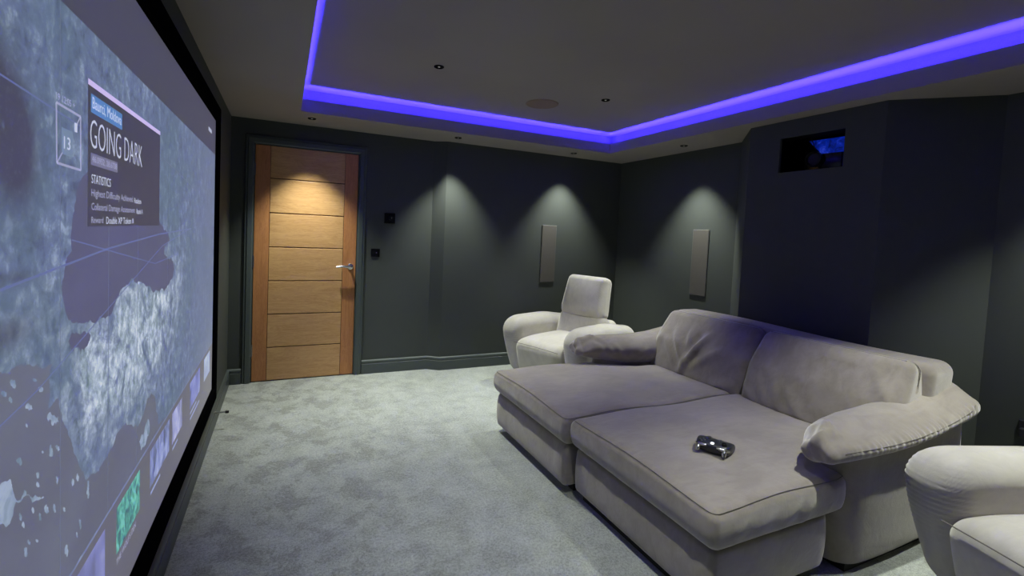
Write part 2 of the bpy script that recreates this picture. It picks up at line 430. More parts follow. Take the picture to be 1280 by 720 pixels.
# lever handle
hx, hz = 0.952, 0.985
hr = MB(); RX = Matrix.Translation((hx, fy, hz)) @ Matrix.Rotation(R(90), 4, 'X')
hr.lathe([(0.026, 0.0), (0.026, 0.006), (0.022, 0.009), (0.011, 0.010), (0.010, 0.045)], 28, RX)
handle = dpart(hr, 'handle', M['chrome'], smooth=True)
hl = MB(); hl.tube([(hx + 0.004, fy - 0.045, hz), (hx - 0.012, fy - 0.052, hz + 0.001), (hx - 0.05, fy - 0.055, hz + 0.004), (hx - 0.09, fy - 0.054, hz + 0.003), (hx - 0.125, fy - 0.050, hz - 0.003)], 0.01, 12, rad=[0.009, 0.011, 0.0105, 0.010, 0.008])
dpart(hl, 'lever', M['chrome'], handle, True)
for z in (1.78, 1.02, 0.27):
    hb = MB(); hb.bbox(DX0 - 0.006, DX0 + 0.008, -0.006, 0.004, z - 0.05, z + 0.05, 0.002)
    dpart(hb, 'hinge', M['steel'])

# ------------------------------------------------------------------ downlights (each lamp carries its own light)
LENS = emis('downlight_lens', (1.0, 0.97, 0.88), 0.22)
def downlight(x, y, z, label, group, watts, size=80, blend=0.80, tilt=(0, 0)):
    t = empty('downlight', (x, y, z)); tag(t, label, 'downlight', group)
    MB().lathe([(0.021, -0.001), (0.022, -0.006), (0.027, -0.007), (0.031, -0.005), (0.032, 0.0)], 28, None, False, False).build('trim_ring', M['blackmatte'], t, True)
    MB().lathe([(0.0215, -0.0022), (0.0215, -0.0008)], 24).build('reflector', M['blackgloss'], t)
    bm_ = MB(); bm_.lathe([(0.007, -0.0040), (0.007, -0.0024)], 16); bm_.build('lens', LENS, t)
    ld_ = bpy.data.lights.new('downlight_beam', 'SPOT'); ld_.energy = watts; ld_.spot_size = R(size); ld_.spot_blend = blend
    ld_.shadow_soft_size = 0.018; ld_.color = SPOT_COL
    lo = bpy.data.objects.new('downlight_beam', ld_); link(lo, t); lo.location = (0, 0, -0.030); lo.rotation_euler = (R(tilt[0]), R(tilt[1]), 0)
    return t
g1 = 'downlights in the lowered ceiling border'
downlight(0.587, -0.300, H, 'small black downlight in the ceiling border in front of the oak door', g1, SPOT_W)
downlight(1.819, -0.302, H, 'small black downlight in the ceiling border above the wall step', g1, SPOT_W)
downlight(3.068, -0.292, H, 'small black downlight above the wall speaker by the door wall armchair', g1, SPOT_W)
downlight(3.608, -1.191, H, 'small black downlight above the wall speaker between corner and projector bay', g1, SPOT_W)
downlight(3.608, -3.630, H, 'small black downlight in the border past the projector bay, above the socket wall', g1, SPOT_W)
g2 = 'downlights in the raised ceiling panel'
downlight(1.275, -1.405, ZU, 'small downlight in the raised ceiling nearer the screen and door', g2, SPOT_C, 78, 1.0)
downlight(2.585, -1.390, ZU, 'small downlight in the raised ceiling beside the round ceiling speaker', g2, SPOT_C * 0.80, 68, 1.0)
downlight(1.275, -3.310, ZU, 'small downlight in the raised ceiling over the carpet before the chaise', g2, SPOT_C * 0.75, 72, 1.0)
downlight(2.585, -3.310, ZU, 'small downlight in the raised ceiling over the sofa arm by the socket wall', g2, SPOT_C * 1.10, 70, 1.0)
# round ceiling speaker
cs = empty('ceiling_speaker', (2.24, -1.045, ZU)); tag(cs, 'round flush ceiling speaker with a brownish grille in the raised ceiling', 'speaker')
MB().lathe([(0.118, -0.004), (0.124, -0.006), (0.128, -0.003), (0.129, 0)], 48, None, False, False).build('rim', M['ceilgrille'], cs, True)
MB().lathe([(0.118, -0.0045), (0.118, -0.001)], 48).build('grille', M['ceilgrille'], cs)

# ------------------------------------------------------------------ wall speakers, switches, socket, door stop
def wall_speaker(loc, rz, label):
    t = empty('wall_speaker', loc, rz); tag(t, label, 'speaker', 'slim in-wall speakers')
    MB().bbox(-0.087, 0.087, -0.009, 0, -0.299, 0.299, 0.002).build('frame', M['grille_edge'], t)
    MB().bbox(-0.083, 0.083, -0.0105, -0.004, -0.295, 0.295, 0.001).build('grille', M['grille'], t)
    return t
wall_speaker((2.956, SY2, 1.150), 0, 'slim upright grey wall speaker behind the single armchair on the door wall')
wall_speaker((XR, -1.219, 1.156), R(-90), 'slim upright grey wall speaker next to the projector bay')
d = empty('dimmer_switch', (1.290, 0, 1.433)); tag(d, 'black square wall dimmer with a round knob, the larger control beside the door', 'switch')
MB().bbox(-0.050, 0.050, -0.010, 0, -0.048, 0.048, 0.003).build('plate', M['blackgloss'], d)
MB().lathe([(0.024, 0), (0.023, 0.016), (0.020, 0.019)], 28, Matrix.Translation((0.006, -0.010, 0.004)) @ Matrix.Rotation(R(90), 4, 'X')).build('knob', M['blackgloss'], d, True)
MB().lathe([(0.0065, 0), (0.005, 0.003)], 14, Matrix.Translation((0.012, -0.0290, 0.006)) @ Matrix.Rotation(R(90), 4, 'X')).build('knob_glint', M['chrome'], d, True)  # chrome dot sized to stand in for the highlight on the knob
d = empty('light_switch', (1.170, 0, 1.113)); tag(d, 'small black square light switch below the dimmer beside the door frame', 'switch')
MB().bbox(-0.040, 0.040, -0.009, 0, -0.038, 0.038, 0.003).build('plate', M['blackgloss'], d)
MB().lathe([(0.007, 0), (0.006, 0.014), (0.004, 0.018)], 16, Matrix.Translation((0.008, -0.009, 0.0)) @ Matrix.Rotation(R(80), 4, 'X')).build('toggle', M['chrome'], d, True)
sk = empty('wall_socket', (XR, -3.322, 0.465), R(-90)); tag(sk, 'black double wall socket with plugs on the wall past the projector bay', 'socket')
MB().bbox(-0.073, 0.073, -0.010, 0, -0.045, 0.045, 0.003).build('plate', M['rubber'], sk)
for x in (-0.036, 0.036):
    MB().bbox(x - 0.025, x + 0.025, -0.045, -0.010, -0.035, 0.012, 0.006).build('plug', M['rubber'], sk)
    MB().bbox(x - 0.008, x + 0.008, -0.014, -0.009, 0.022, 0.036, 0.002).build('rocker', M['blackgloss'], sk)
ds = empty('door_stop', (0.018, -0.886, 0.100)); tag(ds, 'short chrome door stop with black rubber tip on the screen wall skirting', 'door stop')
RY = Matrix.Rotation(R(90), 4, 'Y')
MB().lathe([(0.014, 0), (0.014, 0.003), (0.006, 0.006), (0.006, 0.062)], 20, RY).build('rod', M['chrome'], ds, True)
MB().lathe([(0.008, 0.060), (0.009, 0.064), (0.009, 0.078), (0.006, 0.081)], 20, RY).build('rubber_tip', M['rubber'], ds, True)

# ------------------------------------------------------------------ projector in the niche
pr = empty('projector', (3.78, -2.36, NZ0)); tag(pr, 'black ceiling niche projector with a painted blue reflection in the bay wall', 'projector')
MB().bbox(-0.16, 0.16, -0.10, 0.14, 0.012, 0.150, 0.012, 3).build('body', M['blackgloss'], pr, True)
MB().lathe([(0.050, 0), (0.050, 0.03), (0.042, 0.034), (0.036, 0.020)], 32, Matrix.Translation((-0.16, 0.06, 0.085)) @ Matrix.Rotation(R(-90), 4, 'Y')).build('lens', M['rubber'], pr, True)
def mk_blue_reflection():
    t = NT('blue_reflection'); v = t.obj(); nz = t.noise(v, 22, 4, 0.6, 1.0); n2 = t.noise(v, 8, 2)
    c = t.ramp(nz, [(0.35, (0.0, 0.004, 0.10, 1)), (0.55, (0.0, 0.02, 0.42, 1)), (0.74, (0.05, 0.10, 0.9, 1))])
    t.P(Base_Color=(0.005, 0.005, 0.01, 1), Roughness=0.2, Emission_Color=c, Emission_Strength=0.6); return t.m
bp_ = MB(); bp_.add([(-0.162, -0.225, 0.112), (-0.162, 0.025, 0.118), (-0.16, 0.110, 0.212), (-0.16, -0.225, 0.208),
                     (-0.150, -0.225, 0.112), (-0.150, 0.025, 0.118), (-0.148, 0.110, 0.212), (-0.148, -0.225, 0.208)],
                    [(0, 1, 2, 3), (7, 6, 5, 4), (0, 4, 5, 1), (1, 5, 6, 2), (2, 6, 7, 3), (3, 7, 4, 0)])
bp_.build('reflection_plate', mk_blue_reflection(), pr)  # added glowing plate imitating a blue reflection on the glossy casing
MB().bbox(-0.165, 0.05, -0.235, -0.10, 0.0, 0.110, 0.006).build('housing', M['blackgloss'], pr)
cab = MB(); cab.tube([(-0.175, -0.215 + 0.06 * (1 - math.cos(a)), 0.13 + 0.085 * math.sin(a)) for a in np.linspace(-0.2, 1.5, 10)], 0.0022, 8)
cab.build('cable', M['chrome'], pr, True)
fs_ = MB(); fs_.tube([(-0.17, 0.09, 0.225), (-0.17, 0.055, 0.14), (-0.17, 0.035, 0.105)], 0.003, 8); fs_.tube([(-0.17, 0.035, 0.105), (-0.17, 0.035, 0.0)], 0.003, 8)
fs_.build('bracket', M['rubber'], pr, True)

# ------------------------------------------------------------------ projection screen
XS, XF = 0.0115, 0.030
SY0, SY1, SZ0, SZ1 = -3.935, -0.998, 0.297, 1.944; FW = 0.090
scr = empty('projection_screen', (0.0, (SY0 + SY1) / 2, 0.207)); tag(scr, 'large wall mounted projection screen showing a satellite map, in a wide black frame', 'screen')
ox, oy, oz = scr.location
def spart(mb, name, mat, parent=None, smooth=False):
    b = MB(); b.v = [(x - ox, y - oy, z - oz) for x, y, z in mb.v]; b.f = mb.f
    return b.build(name, mat, parent or scr, smooth)
for (y0, y1, z0, z1) in ((SY0 - FW, SY1 + FW, SZ1, SZ1 + FW), (SY0 - FW, SY1 + FW, SZ0 - FW, SZ0), (SY0 - FW, SY0, SZ0, SZ1), (SY1, SY1 + FW, SZ0, SZ1)):
    spart(MB().bbox(0.001, XF, y0, y1, z0, z1, 0.003), 'frame_bar', M['velvetblack'])

def px_on_screen(u, v):
    # photo pixel -> point on the screen plane (the screen is flat against the wall)
    d_ = _r2 * ((u - CAM_CX) / CAM_F) - _u2 * ((v - CAM_CY) / CAM_F) + _f; c_ = PHOTO_POS
    k_ = (XS - c_.x) / d_.x; p_ = c_ + d_ * k_; return (p_.y, p_.z)
def mk_screen():
    t = NT('projected_map'); p = t.pos()
    sp = t.n('ShaderNodeSeparateXYZ'); t.l(p, sp.inputs[0]); Y, Z = sp.outputs[1], sp.outputs[2]
    def blob(y, z, sy, sz):
        a = t.math('DIVIDE', t.math('SUBTRACT', Y, y), sy); b = t.math('DIVIDE', t.math('SUBTRACT', Z, z), sz)
        q = t.math('ADD', t.math('MULTIPLY', a, a), t.math('MULTIPLY', b, b)); return t.math('EXPONENT', t.math('MULTIPLY', q, -1.0))
    def acc(lst):
        s_ = None
        for (a, y, z, sy, sz) in lst:
            v = t.math('MULTIPLY', blob(y, z, sy, sz), a); s_ = v if s_ is None else t.math('ADD', s_, v)
        return s_
    n_f = t.noise(p, 26, 9, 0.72, 0.3); n_vf = t.noise(p, 90, 4, 0.7); n_r = t.noise(p, 9, 8, 0.66, 1.0); n_g = t.noise(p, 3.0, 3)
    landc = t.ramp(n_f, [(0.34, srgb(60, 70, 96)), (0.45, srgb(84, 98, 130)), (0.54, srgb(94, 110, 140)), (0.66, srgb(140, 156, 180))])
    landc = t.mix(t.math('MULTIPLY', t.rng(n_g, 0.42, 0.62), 0.45), landc, srgb(70, 94, 106))
    bright = t.math('MULTIPLY', acc([(1.3, -2.95, 0.98, 0.12, 0.10), (1.6, -2.70, 0.96, 0.22, 0.15), (1.5, -2.45, 1.00, 0.26, 0.16), (0.45, -2.1, 1.10, 0.22, 0.16), (0.4, -3.17, 1.13, 0.12, 0.08)]), t.rng(n_r, 0.34, 0.62), clamp=True)
    landc = t.mix(bright, landc, t.ramp(n_f, [(0.36, srgb(92, 112, 124)), (0.5, srgb(150, 166, 182)), (0.64, srgb(204, 214, 226))]))
    dark = t.math('MULTIPLY', acc([(1.3, -3.262, 1.44, 0.060, 0.085), (1.2, -3.33, 1.50, 0.075, 0.10), (0.7, -3.30, 1.15, 0.07, 0.025), (0.6, -3.30, 1.235, 0.08, 0.012)]), t.rng(n_r, 0.32, 0.50), clamp=True)
    landc = t.mix(dark, landc, srgb(54, 54, 72))
    landc = t.mix(t.math('MULTIPLY', t.rng(n_vf, 0.50, 0.72), 0.16), landc, srgb(150, 162, 186))
    right = t.rng(Y, -2.2, -1.2)
    c = t.mix(t.math('MULTIPLY', right, 0.55), landc, srgb(98, 108, 136))
    c = t.mix(t.rng(Z, 1.738, 1.742), c, srgb(56, 56, 70))
    c = t.mix(t.math('SUBTRACT', 1.0, t.rng(Z, 0.588, 0.592)), c, srgb(92, 91, 100))
    ln = t.math('MULTIPLY', t.rng(Z, 0.588, 0.590), t.math('SUBTRACT', 1.0, t.rng(Z, 0.594, 0.596)))
    c = t.mix(t.math('MULTIPLY', ln, 0.5), c, srgb(120, 130, 176))
    t.P(Base_Color=(0.42, 0.42, 0.42, 1), Roughness=0.9, Specular_IOR_Level=0.1, Emission_Color=c, Emission_Strength=SCREEN_E); return t.m
surf = spart(MB().box(0.001, XS, SY0, SY1, SZ0, SZ1), 'screen_fabric', mk_screen())

def ui(name, col, e=1.0):
    return emis(name, srgb(*col), e, (0.42, 0.42, 0.42, 1))
UI = {'card': ui('ui_card', (50, 49, 62)), 'white': ui('ui_white', (190, 196, 220)), 'bar': ui('ui_bar', (196, 180, 230)), 'loc': ui('ui_location', (70, 120, 180)),
      'grey': ui('ui_grey', (104, 104, 132)), 'dim': ui('ui_dim', (150, 152, 184)), 'line': ui('ui_line', (86, 98, 146)), 'faint': ui('ui_faint', (88, 98, 124)), 'box': ui('ui_box', (106, 126, 152)), 'pale': ui('ui_pale', (140, 152, 196))}
def ui_rect(name, mat, y0, y1, z0, z1, lay, parent=None):
    x = XS + 0.0004 * lay
    return spart(MB().box(x - 0.0003, x, y0, y1, z0, z1), name, mat, parent)
def ui_line(name, mat, pts, wd, lay, closed=False):
    b = MB(); x = XS + 0.0004 * lay; n = len(pts)
    for i in range(n if closed else n - 1):
        (ya, za), (yb, zb) = pts[i], pts[(i + 1) % n]; L = math.hypot(yb - ya, zb - za); ny, nz = -(zb - za) / L * wd / 2, (yb - ya) / L * wd / 2
        q = [(ya + ny, za + nz), (yb + ny, zb + nz), (yb - ny, zb - nz), (ya - ny, za - nz)]
        b.add([(x, y, z) for y, z in q] + [(x - 0.0003, y, z) for y, z in q], [(0, 1, 2, 3), (7, 6, 5, 4), (0, 4, 5, 1), (1, 5, 6, 2), (2, 6, 7, 3), (3, 7, 4, 0)])
    return spart(b, name, mat)
def ui_text(txt, mat, y0, y1, z0, z1, lay, parent=None, name='lettering', thin=0.0):
    cu = bpy.data.curves.new('txt', 'FONT'); cu.body = txt; cu.resolution_u = 3; cu.offset = -thin
    o = bpy.data.objects.new('txt', cu); COL.objects.link(o)
    dg = bpy.context.evaluated_depsgraph_get(); me = o.evaluated_get(dg).to_mesh()
    V = [v.co.copy() for v in me.vertices]; F = [tuple(p.vertices) for p in me.polygons]
    o.evaluated_get(dg).to_mesh_clear(); bpy.data.objects.remove(o); bpy.data.curves.remove(cu)
    xa, xb = min(v.x for v in V), max(v.x for v in V); ya, yb = min(v.y for v in V), max(v.y for v in V)
    x = XS + 0.0004 * lay
    VV = [(x - ox, y0 + (v.x - xa) / (xb - xa) * (y1 - y0) - oy, z0 + (v.y - ya) / (yb - ya) * (z1 - z0) - oz) for v in V]
    return mesh_obj(name, VV, F, mat, parent or scr)
# seas and islands of the projected map, outlined with ragged coasts
rng = random.Random(7)
def rag(poly, amp, it=3):
    for _ in range(it):
        out = []
        for i in range(len(poly)):
            p, q = poly[i], poly[(i + 1) % len(poly)]; L = math.hypot(q[0] - p[0], q[1] - p[1]); k_ = rng.uniform(-amp, amp) if L > 0.006 else 0
            out += [p, ((p[0] + q[0]) / 2 - (q[1] - p[1]) * k_, (p[1] + q[1]) / 2 + (q[0] - p[0]) * k_)]
        poly = out
    return poly
def map_shape(name, poly, mat, lay, amp=0.22, it=3):
    poly = rag(poly, amp, it) if amp else poly
    bm = bmesh.new(); x = XS + 0.0004 * lay
    vs_ = [bm.verts.new((x - ox, y - oy, z - oz)) for y, z in poly]
    es_ = [bm.edges.new((vs_[i], vs_[(i + 1) % len(vs_)])) for i in range(len(vs_))]
    bmesh.ops.triangle_fill(bm, use_beauty=True, edges=es_, normal=(1, 0, 0))
    me = bpy.data.meshes.new(name); bm.to_mesh(me); bm.free(); me.materials.append(mat)
    return link(bpy.data.objects.new(name, me), scr)
def mk_area(name, stops, sc):
    t = NT(name); p = t.pos(); nz = t.noise(p, sc, 5, 0.62, 0.6)
    t.P(Base_Color=(0.42, 0.42, 0.42, 1), Roughness=0.9, Specular_IOR_Level=0.1, Emission_Color=t.ramp(nz, [(a_, srgb(*c_)) for a_, c_ in stops]), Emission_Strength=SCREEN_E); return t.m
SEA_N = mk_area('projected_north_sea', [(0.35, (74, 74, 98)), (0.65, (80, 80, 110))], 3)
SEA_S = mk_area('projected_south_sea', [(0.35, (86, 88, 104)), (0.65, (94, 98, 114))], 3)
ISLE = mk_area('projected_islands', [(0.35, (96, 118, 140)), (0.6, (150, 164, 186))], 24)
PX = px_on_screen
map_shape('sea_area', [PX(*q) for q in [(109, 215), (100, 226), (95, 248), (90, 278), (90, 314), (83, 322), (80, 344), (77, 362), (81, 387), (91, 404), (108, 402), (125, 395), (138, 394), (146, 373), (156, 358), (164, 348), (174, 352), (183, 358), (191, 366), (205, 364), (216, 346), (218, 336), (214, 322), (205, 318), (206, 306), (212, 300), (205, 288), (199, 276), (196, 255), (150, 240)]], SEA_N, 0.3, 0.14)
map_shape('sea_area', [PX(*q) for q in [(85, 428), (92, 417), (104, 414), (113, 418), (110, 430), (100, 439), (89, 438)]], SEA_N, 0.3)
med = [PX(*q) for q in [(0, 465), (10, 467), (25, 456), (45, 456), (55, 460), (66, 453), (60, 472), (63, 492), (60, 511), (73, 497), (75, 512), (80, 530), (85, 544), (95, 570), (99, 583), (108, 600), (119, 592), (134, 570), (142, 555), (146, 542), (153, 533), (167, 534), (174, 530), (180, 515), (184, 498), (193, 495), (195, 511), (198, 529)]]
med = [(-3.60, 1.09)] + rag(med, 0.14, 3)[:-7] + [PX(198, 531), (-2.19, 0.597), (-3.60, 0.597)]
map_shape('sea_area', med, SEA_S, 0.3, 0)
map_shape('island', [PX(*q) for q in [(185, 524), (187, 540), (182, 555), (176, 563), (174, 552), (180, 541)]], ISLE, 0.6)
map_shape('island', [PX(*q) for q in [(0, 606), (13, 599), (16, 614), (26, 624), (30, 612), (37, 621), (48, 622), (55, 621), (40, 629), (20, 627), (16, 645), (12, 655), (0, 656)]], ISLE, 0.6, 0.18)
for (u_, v_, a_, b_) in [(16, 480, 4, 6), (43, 475, 3, 3), (51, 486, 4, 4), (5, 492, 4, 4), (13, 500, 3, 4), (36, 509, 5, 5), (33, 532, 1.5, 3), (65, 525, 8, 7), (24, 577, 4, 5), (64, 563, 3, 8), (72, 560, 3, 4), (47, 594, 2.5, 4), (47, 606, 2.5, 4), (53, 565, 1.5, 2),
                         (25, 646, 2, 6), (29, 656, 2, 5), (41, 638, 2, 4), (50, 646, 2, 6), (58, 637, 3, 7), (68, 636, 2, 7), (80, 637, 2, 4), (100, 655, 1.6, 7), (96, 669, 1.2, 4), (32, 690, 2.5, 6), (36, 678, 2, 4), (46, 676, 2, 2.5), (71, 600, 1.5, 7), (91, 603, 2, 5), (97, 597, 1.5, 6), (110, 612, 1.6, 12), (83, 690, 2.5, 9)]:
    map_shape('island', [PX(u_ + a_ * math.cos(k_ * math.pi / 4) * rng.uniform(0.7, 1.1), v_ + b_ * math.sin(k_ * math.pi / 4 + 0.3) * rng.uniform(0.7, 1.1)) for k_ in range(8)], ISLE, 0.6, 0.35, 2)
card = ui_rect('mission_card', UI['card'], -2.978, -2.352, 1.317, 1.633, 1)
ui_rect('card_bar', UI['bar'], -2.978, -2.352, 1.622, 1.634, 2, card).parent = card
def on_card(o): o.parent = card; return o
on_card(ui_rect('location_tag', UI['loc'], -2.962, -2.752, 1.566, 1.606, 2))
on_card(ui_text('Baurci, Moldova', UI['white'], -2.955, -2.760, 1.572, 1.601, 3))
on_card(ui_text('GOING DARK', UI['white'], -2.966, -2.566, 1.490, 1.552, 2, thin=0.014))
on_card(ui_rect('coordinate_tag', UI['grey'], -2.962, -2.785, 1.452, 1.478, 2))
on_card(ui_text('46.0952, 28.6738', UI['dim'], -2.956, -2.792, 1.457, 1.473, 3))
on_card(ui_text('STATISTICS', UI['white'], -2.958, -2.835, 1.412, 1.432, 2))
on_card(ui_text('Highest Difficulty Achieved', UI['dim'], -2.958, -2.655, 1.378, 1.400, 2)); on_card(ui_text('Realism', UI['white'], -2.640, -2.573, 1.381, 1.396, 2))
on_card(ui_text('Collateral Damage Assessment', UI['dim'], -2.958, -2.635, 1.348, 1.369, 2)); on_card(ui_text('Rank A', UI['white'], -2.618, -2.555, 1.351, 1.366, 2))
on_card(ui_text('Reward', UI['dim'], -2.958, -2.885, 1.324, 1.338, 2)); on_card(ui_text('Double XP Token', UI['white'], -2.865, -2.670, 1.322, 1.339, 2))
on_card(ui_rect('token_mark', UI['dim'], -2.660, -2.646, 1.324, 1.337, 2))
# marker box with 13
ui_line('marker_frame', UI['dim'], [(-3.129, 1.547), (-3.018, 1.544), (-3.016, 1.434), (-3.127, 1.436)], 0.0045, 2, True)
ui_line('marker_ticks', UI['dim'], [(-3.127, 1.436), (-3.104, 1.458)], 0.003, 2); ui_line('marker_ticks', UI['dim'], [(-3.040, 1.522), (-3.018, 1.544)], 0.003, 2)
ui_rect('marker_tile', UI['box'], -3.106, -3.056, 1.456, 1.506, 1); ui_text('13', UI['white'], -3.097, -3.068, 1.467, 1.491, 2)
ui_rect('marker_dot', UI['white'], -3.048, -3.036, 1.508, 1.526, 3)
ui_text('19 12:05 +', UI['dim'], -3.130, -3.047, 1.553, 1.566, 2)
# map lines
for y in (-3.112, -2.845, -2.60, -2.22, -1.75): ui_line('map_line', UI['faint'], [(y, 0.60), (y, 1.315 if -2.98 < y < -2.35 else 1.738)], 0.0022, 1)
ui_line('map_line', UI['line'], [(-3.9, 1.150), (-3.316, 1.222), (-2.85, 1.262), (-2.35, 1.287), (-1.75, 1.30)], 0.0045, 1)
ui_line('map_line', UI['line'], [(-3.9, 1.60), (-3.32, 1.545), (-3.02, 1.525)], 0.003, 1)
ui_line('map_line', UI['line'], [(-3.9, 0.93), (-3.20, 1.03), (-2.3, 1.245), (-1.8, 1.30)], 0.003, 1)
ui_line('map_line', UI['line'], [(-3.06, 1.29), (-2.4, 1.19), (-2.05, 1.20)], 0.003, 1)
ui_line('map_line', UI['faint'], [(-2.30, 1.55), (-1.62, 1.48)], 0.004, 1)
# small menu word at the top edge, as tiny bright dashes
for i in range(5): ui_rect('menu_dash', UI['white'], -1.275 + i * 0.024, -1.258 + i * 0.024, 1.838, 1.858, 1)
# thumbnails along the foot of the picture
def mk_thumb(name, a, b_, c_, sc, dist):
    t = NT(name); p = t.pos(); nz = t.noise(t.scaled(p, (1, 1.5, 1)), sc, 5, 0.6, dist)
    c = t.ramp(nz, [(0.36, srgb(*a)), (0.5, srgb(*b_)), (0.64, srgb(*c_))])
    t.P(Base_Color=(0.6, 0.6, 0.6, 1), Roughness=0.9, Emission_Color=c, Emission_Strength=1.0); return t.m
th = [(-3.10, -2.862, mk_thumb('picture_violet', (78, 80, 110), (104, 108, 160), (128, 132, 186), 6, 0.5)),
      (-2.775, -2.560, mk_thumb('picture_green', (40, 70, 84), (54, 140, 128), (110, 196, 176), 16, 2.0)),
      (-2.440, -2.160, mk_thumb('picture_building', (70, 80, 110), (112, 124, 176), (150, 160, 206), 12, 1.0)),
      (-2.108, -1.912, mk_thumb('picture_figure', (100, 104, 130), (136, 140, 186), (170, 174, 214), 9, 0.8)),
      (-1.730, -1.452, mk_thumb('picture_street', (70, 78, 120), (100, 108, 180), (140, 150, 206), 10, 0.8)),
      (-1.310, -1.102, mk_thumb('picture_pale', (110, 120, 150), (140, 156, 190), (170, 184, 210), 8, 0.6))]
for (y0, y1, mt) in th: ui_rect('thumbnail', mt, y0, y1, 0.440, 0.566, 1)
ui_text("THE WOLF'S DEN", UI['dim'], -2.775, -2.600, 0.408, 0.426, 1)
for (y0, y1) in ((-2.43, -2.30), (-2.10, -2.00), (-1.72, -1.55), (-1.72, -1.46)):
    ui_rect('caption_bar', UI['pale'], y0, y1, 0.412 if y1 != -1.46 else 0.385, 0.421 if y1 != -1.46 else 0.394, 1)

# ------------------------------------------------------------------ sofa
SO = (2.56, -2.345, 0.0)
sofa = empty('chaise_sofa', SO); tag(sofa, 'wide taupe velvet two seat sofa with deep chaise cushions and padded arms', 'sofa')
V = M['velvet']; CYM = -2.330
def seam_loop(name, pts, parent, r=0.0022, closed=True):
    P = np.array(pts) - np.array(SO); return MB().tube([tuple(p) for p in P], r, 6, closed).build(name, M['seam'], parent, True)

def seat_deform(side):
    # side +1: outer edge towards +y (door side); -1: towards -y
    def f(P):
        hx, hy, hz = 0.645, 0.424, 0.078
        x, y, z = P[:, 0].copy(), P[:, 1].copy(), P[:, 2].copy()
        top = sstep((z + hz) / (2 * hz))
        z = z + top * 0.018 * (1 - (x / hx) ** 2) * (1 - (y / hy) ** 4) + top * 0.006 * np.sin(x * 9 + 1) * np.cos(y * 7)
        # rear outer corner tucked in to make room for the arm
        tx = sstep((x - 0.06) / 0.34); o = np.clip((y * side + hy) / (2 * hy), 0, 1)
        y = y - side * 0.215 * tx * o
        # sides bulge a little, bottom edge tucked under
        bulge = 1 - (z / hz) ** 2
        y = y + np.sign(y) * 0.012 * bulge * (np.abs(y) > hy * 0.75)
        x = np.where(x < -hx * 0.85, x - 0.014 * bulge, x)
        low = sstep((-z) / hz)
        x = np.where(x < -hx * 0.85, x + 0.012 * low, x)
        # pulls in the upright border
        if side < 0:
            face = (y < -hy * 0.93)
            wv = folds(x, z, [(-0.56, -0.05, -0.50, 0.045, 0.008, 0.018), (-0.30, -0.05, -0.20, 0.05, 0.007, 0.02), (-0.17, -0.06, -0.13, 0.04, 0.009, 0.016), (-0.05, -0.05, 0.02, 0.04, 0.007, 0.018), (-0.42, -0.04, -0.36, 0.03, 0.005, 0.02)])
            y = y - wv * face
        ff = (x < -hx * 0.95)
        wv = folds(y, z, [(-0.36, -0.06, -0.33, 0.05, 0.005, 0.02), (0.30, -0.06, 0.36, 0.05, 0.006, 0.02), (0.05, -0.05, 0.10, 0.03, 0.004, 0.03)])
        x = x - wv * ff
        return np.stack([x, y, z], 1)
    return f
def build_seat(side, yc):
    c = ((2.372 if side > 0 else 2.408), yc, 0.347); dz = 0.078
    cu = soft('seat_cushion', (1.29, 0.852, 0.156), 0.034, c, V, sofa, seat_deform(side), 6, 0.028, SO)
    # seam round the top edge
    hx, hy = 0.645 - 0.008, 0.426 - 0.008; rr = 0.03; pts = []
    for (qx, qy, a0) in ((hx - rr, hy - rr, 0), (-hx + rr, hy - rr, 90), (-hx + rr, -hy + rr, 180), (hx - rr, -hy + rr, 270)):
        for k_ in range(7): a = R(a0 + 15 * k_); pts.append((qx + rr * math.cos(a), qy + rr * math.sin(a), dz - 0.0085))
    dense = []
    for i in range(len(pts)):
        p0, p1 = np.array(pts[i]), np.array(pts[(i + 1) % len(pts)]); n_ = max(1, int(np.linalg.norm(p1 - p0) / 0.05))
        for q in range(n_): dense.append(p0 + (p1 - p0) * q / n_)
    D = seat_deform(side)(np.array(dense)) + np.array(c)
    seam_loop('seam', D, cu, 0.0015)
    # base box under the cushion
    def bd(P):
        x, y, z = P[:, 0].copy(), P[:, 1].copy(), P[:, 2].copy()
        fr = x < -0.5; fd = y * side > 0.3
        b_ = 1 - (z / 0.1) ** 2
        x = np.where(fr, x - 0.008 * b_ + folds(y, z, [(0.34, -0.08, 0.36, 0.08, -0.006, 0.015), (-0.36, -0.08, -0.34, 0.08, -0.004, 0.02), (0.28, -0.08, 0.32, 0.08, -0.004, 0.02)]), x)
        y = np.where(fd, y + side * 0.008 * b_, y)
        tx = sstep((x - 0.02) / 0.3); o = np.clip((y * side + 0.41) / 0.82, 0, 1)
        y = y - side * 0.20 * tx * o
        return np.stack([x, y, z], 1)
    soft('base', (1.17, 0.825, 0.230), 0.026, ((2.335 if side > 0 else 2.373), yc, 0.158), V, sofa, bd, 4, 0.035, SO)
    pl = MB(); pl.prism([(1.83, yc - 0.385), (2.3, yc - 0.385), (2.92, yc - (0.385 if side > 0 else 0.16)), (2.92, yc + (0.385 if side < 0 else 0.16)), (2.3, yc + 0.385), (1.83, yc + 0.385)], 0.0, 0.05)
    pl.v = [(x - SO[0], y - SO[1], z) for x, y, z in pl.v]; pl.build('plinth', M['black'], sofa)
build_seat(+1, CYM + 0.428); build_seat(-1, CYM - 0.428)

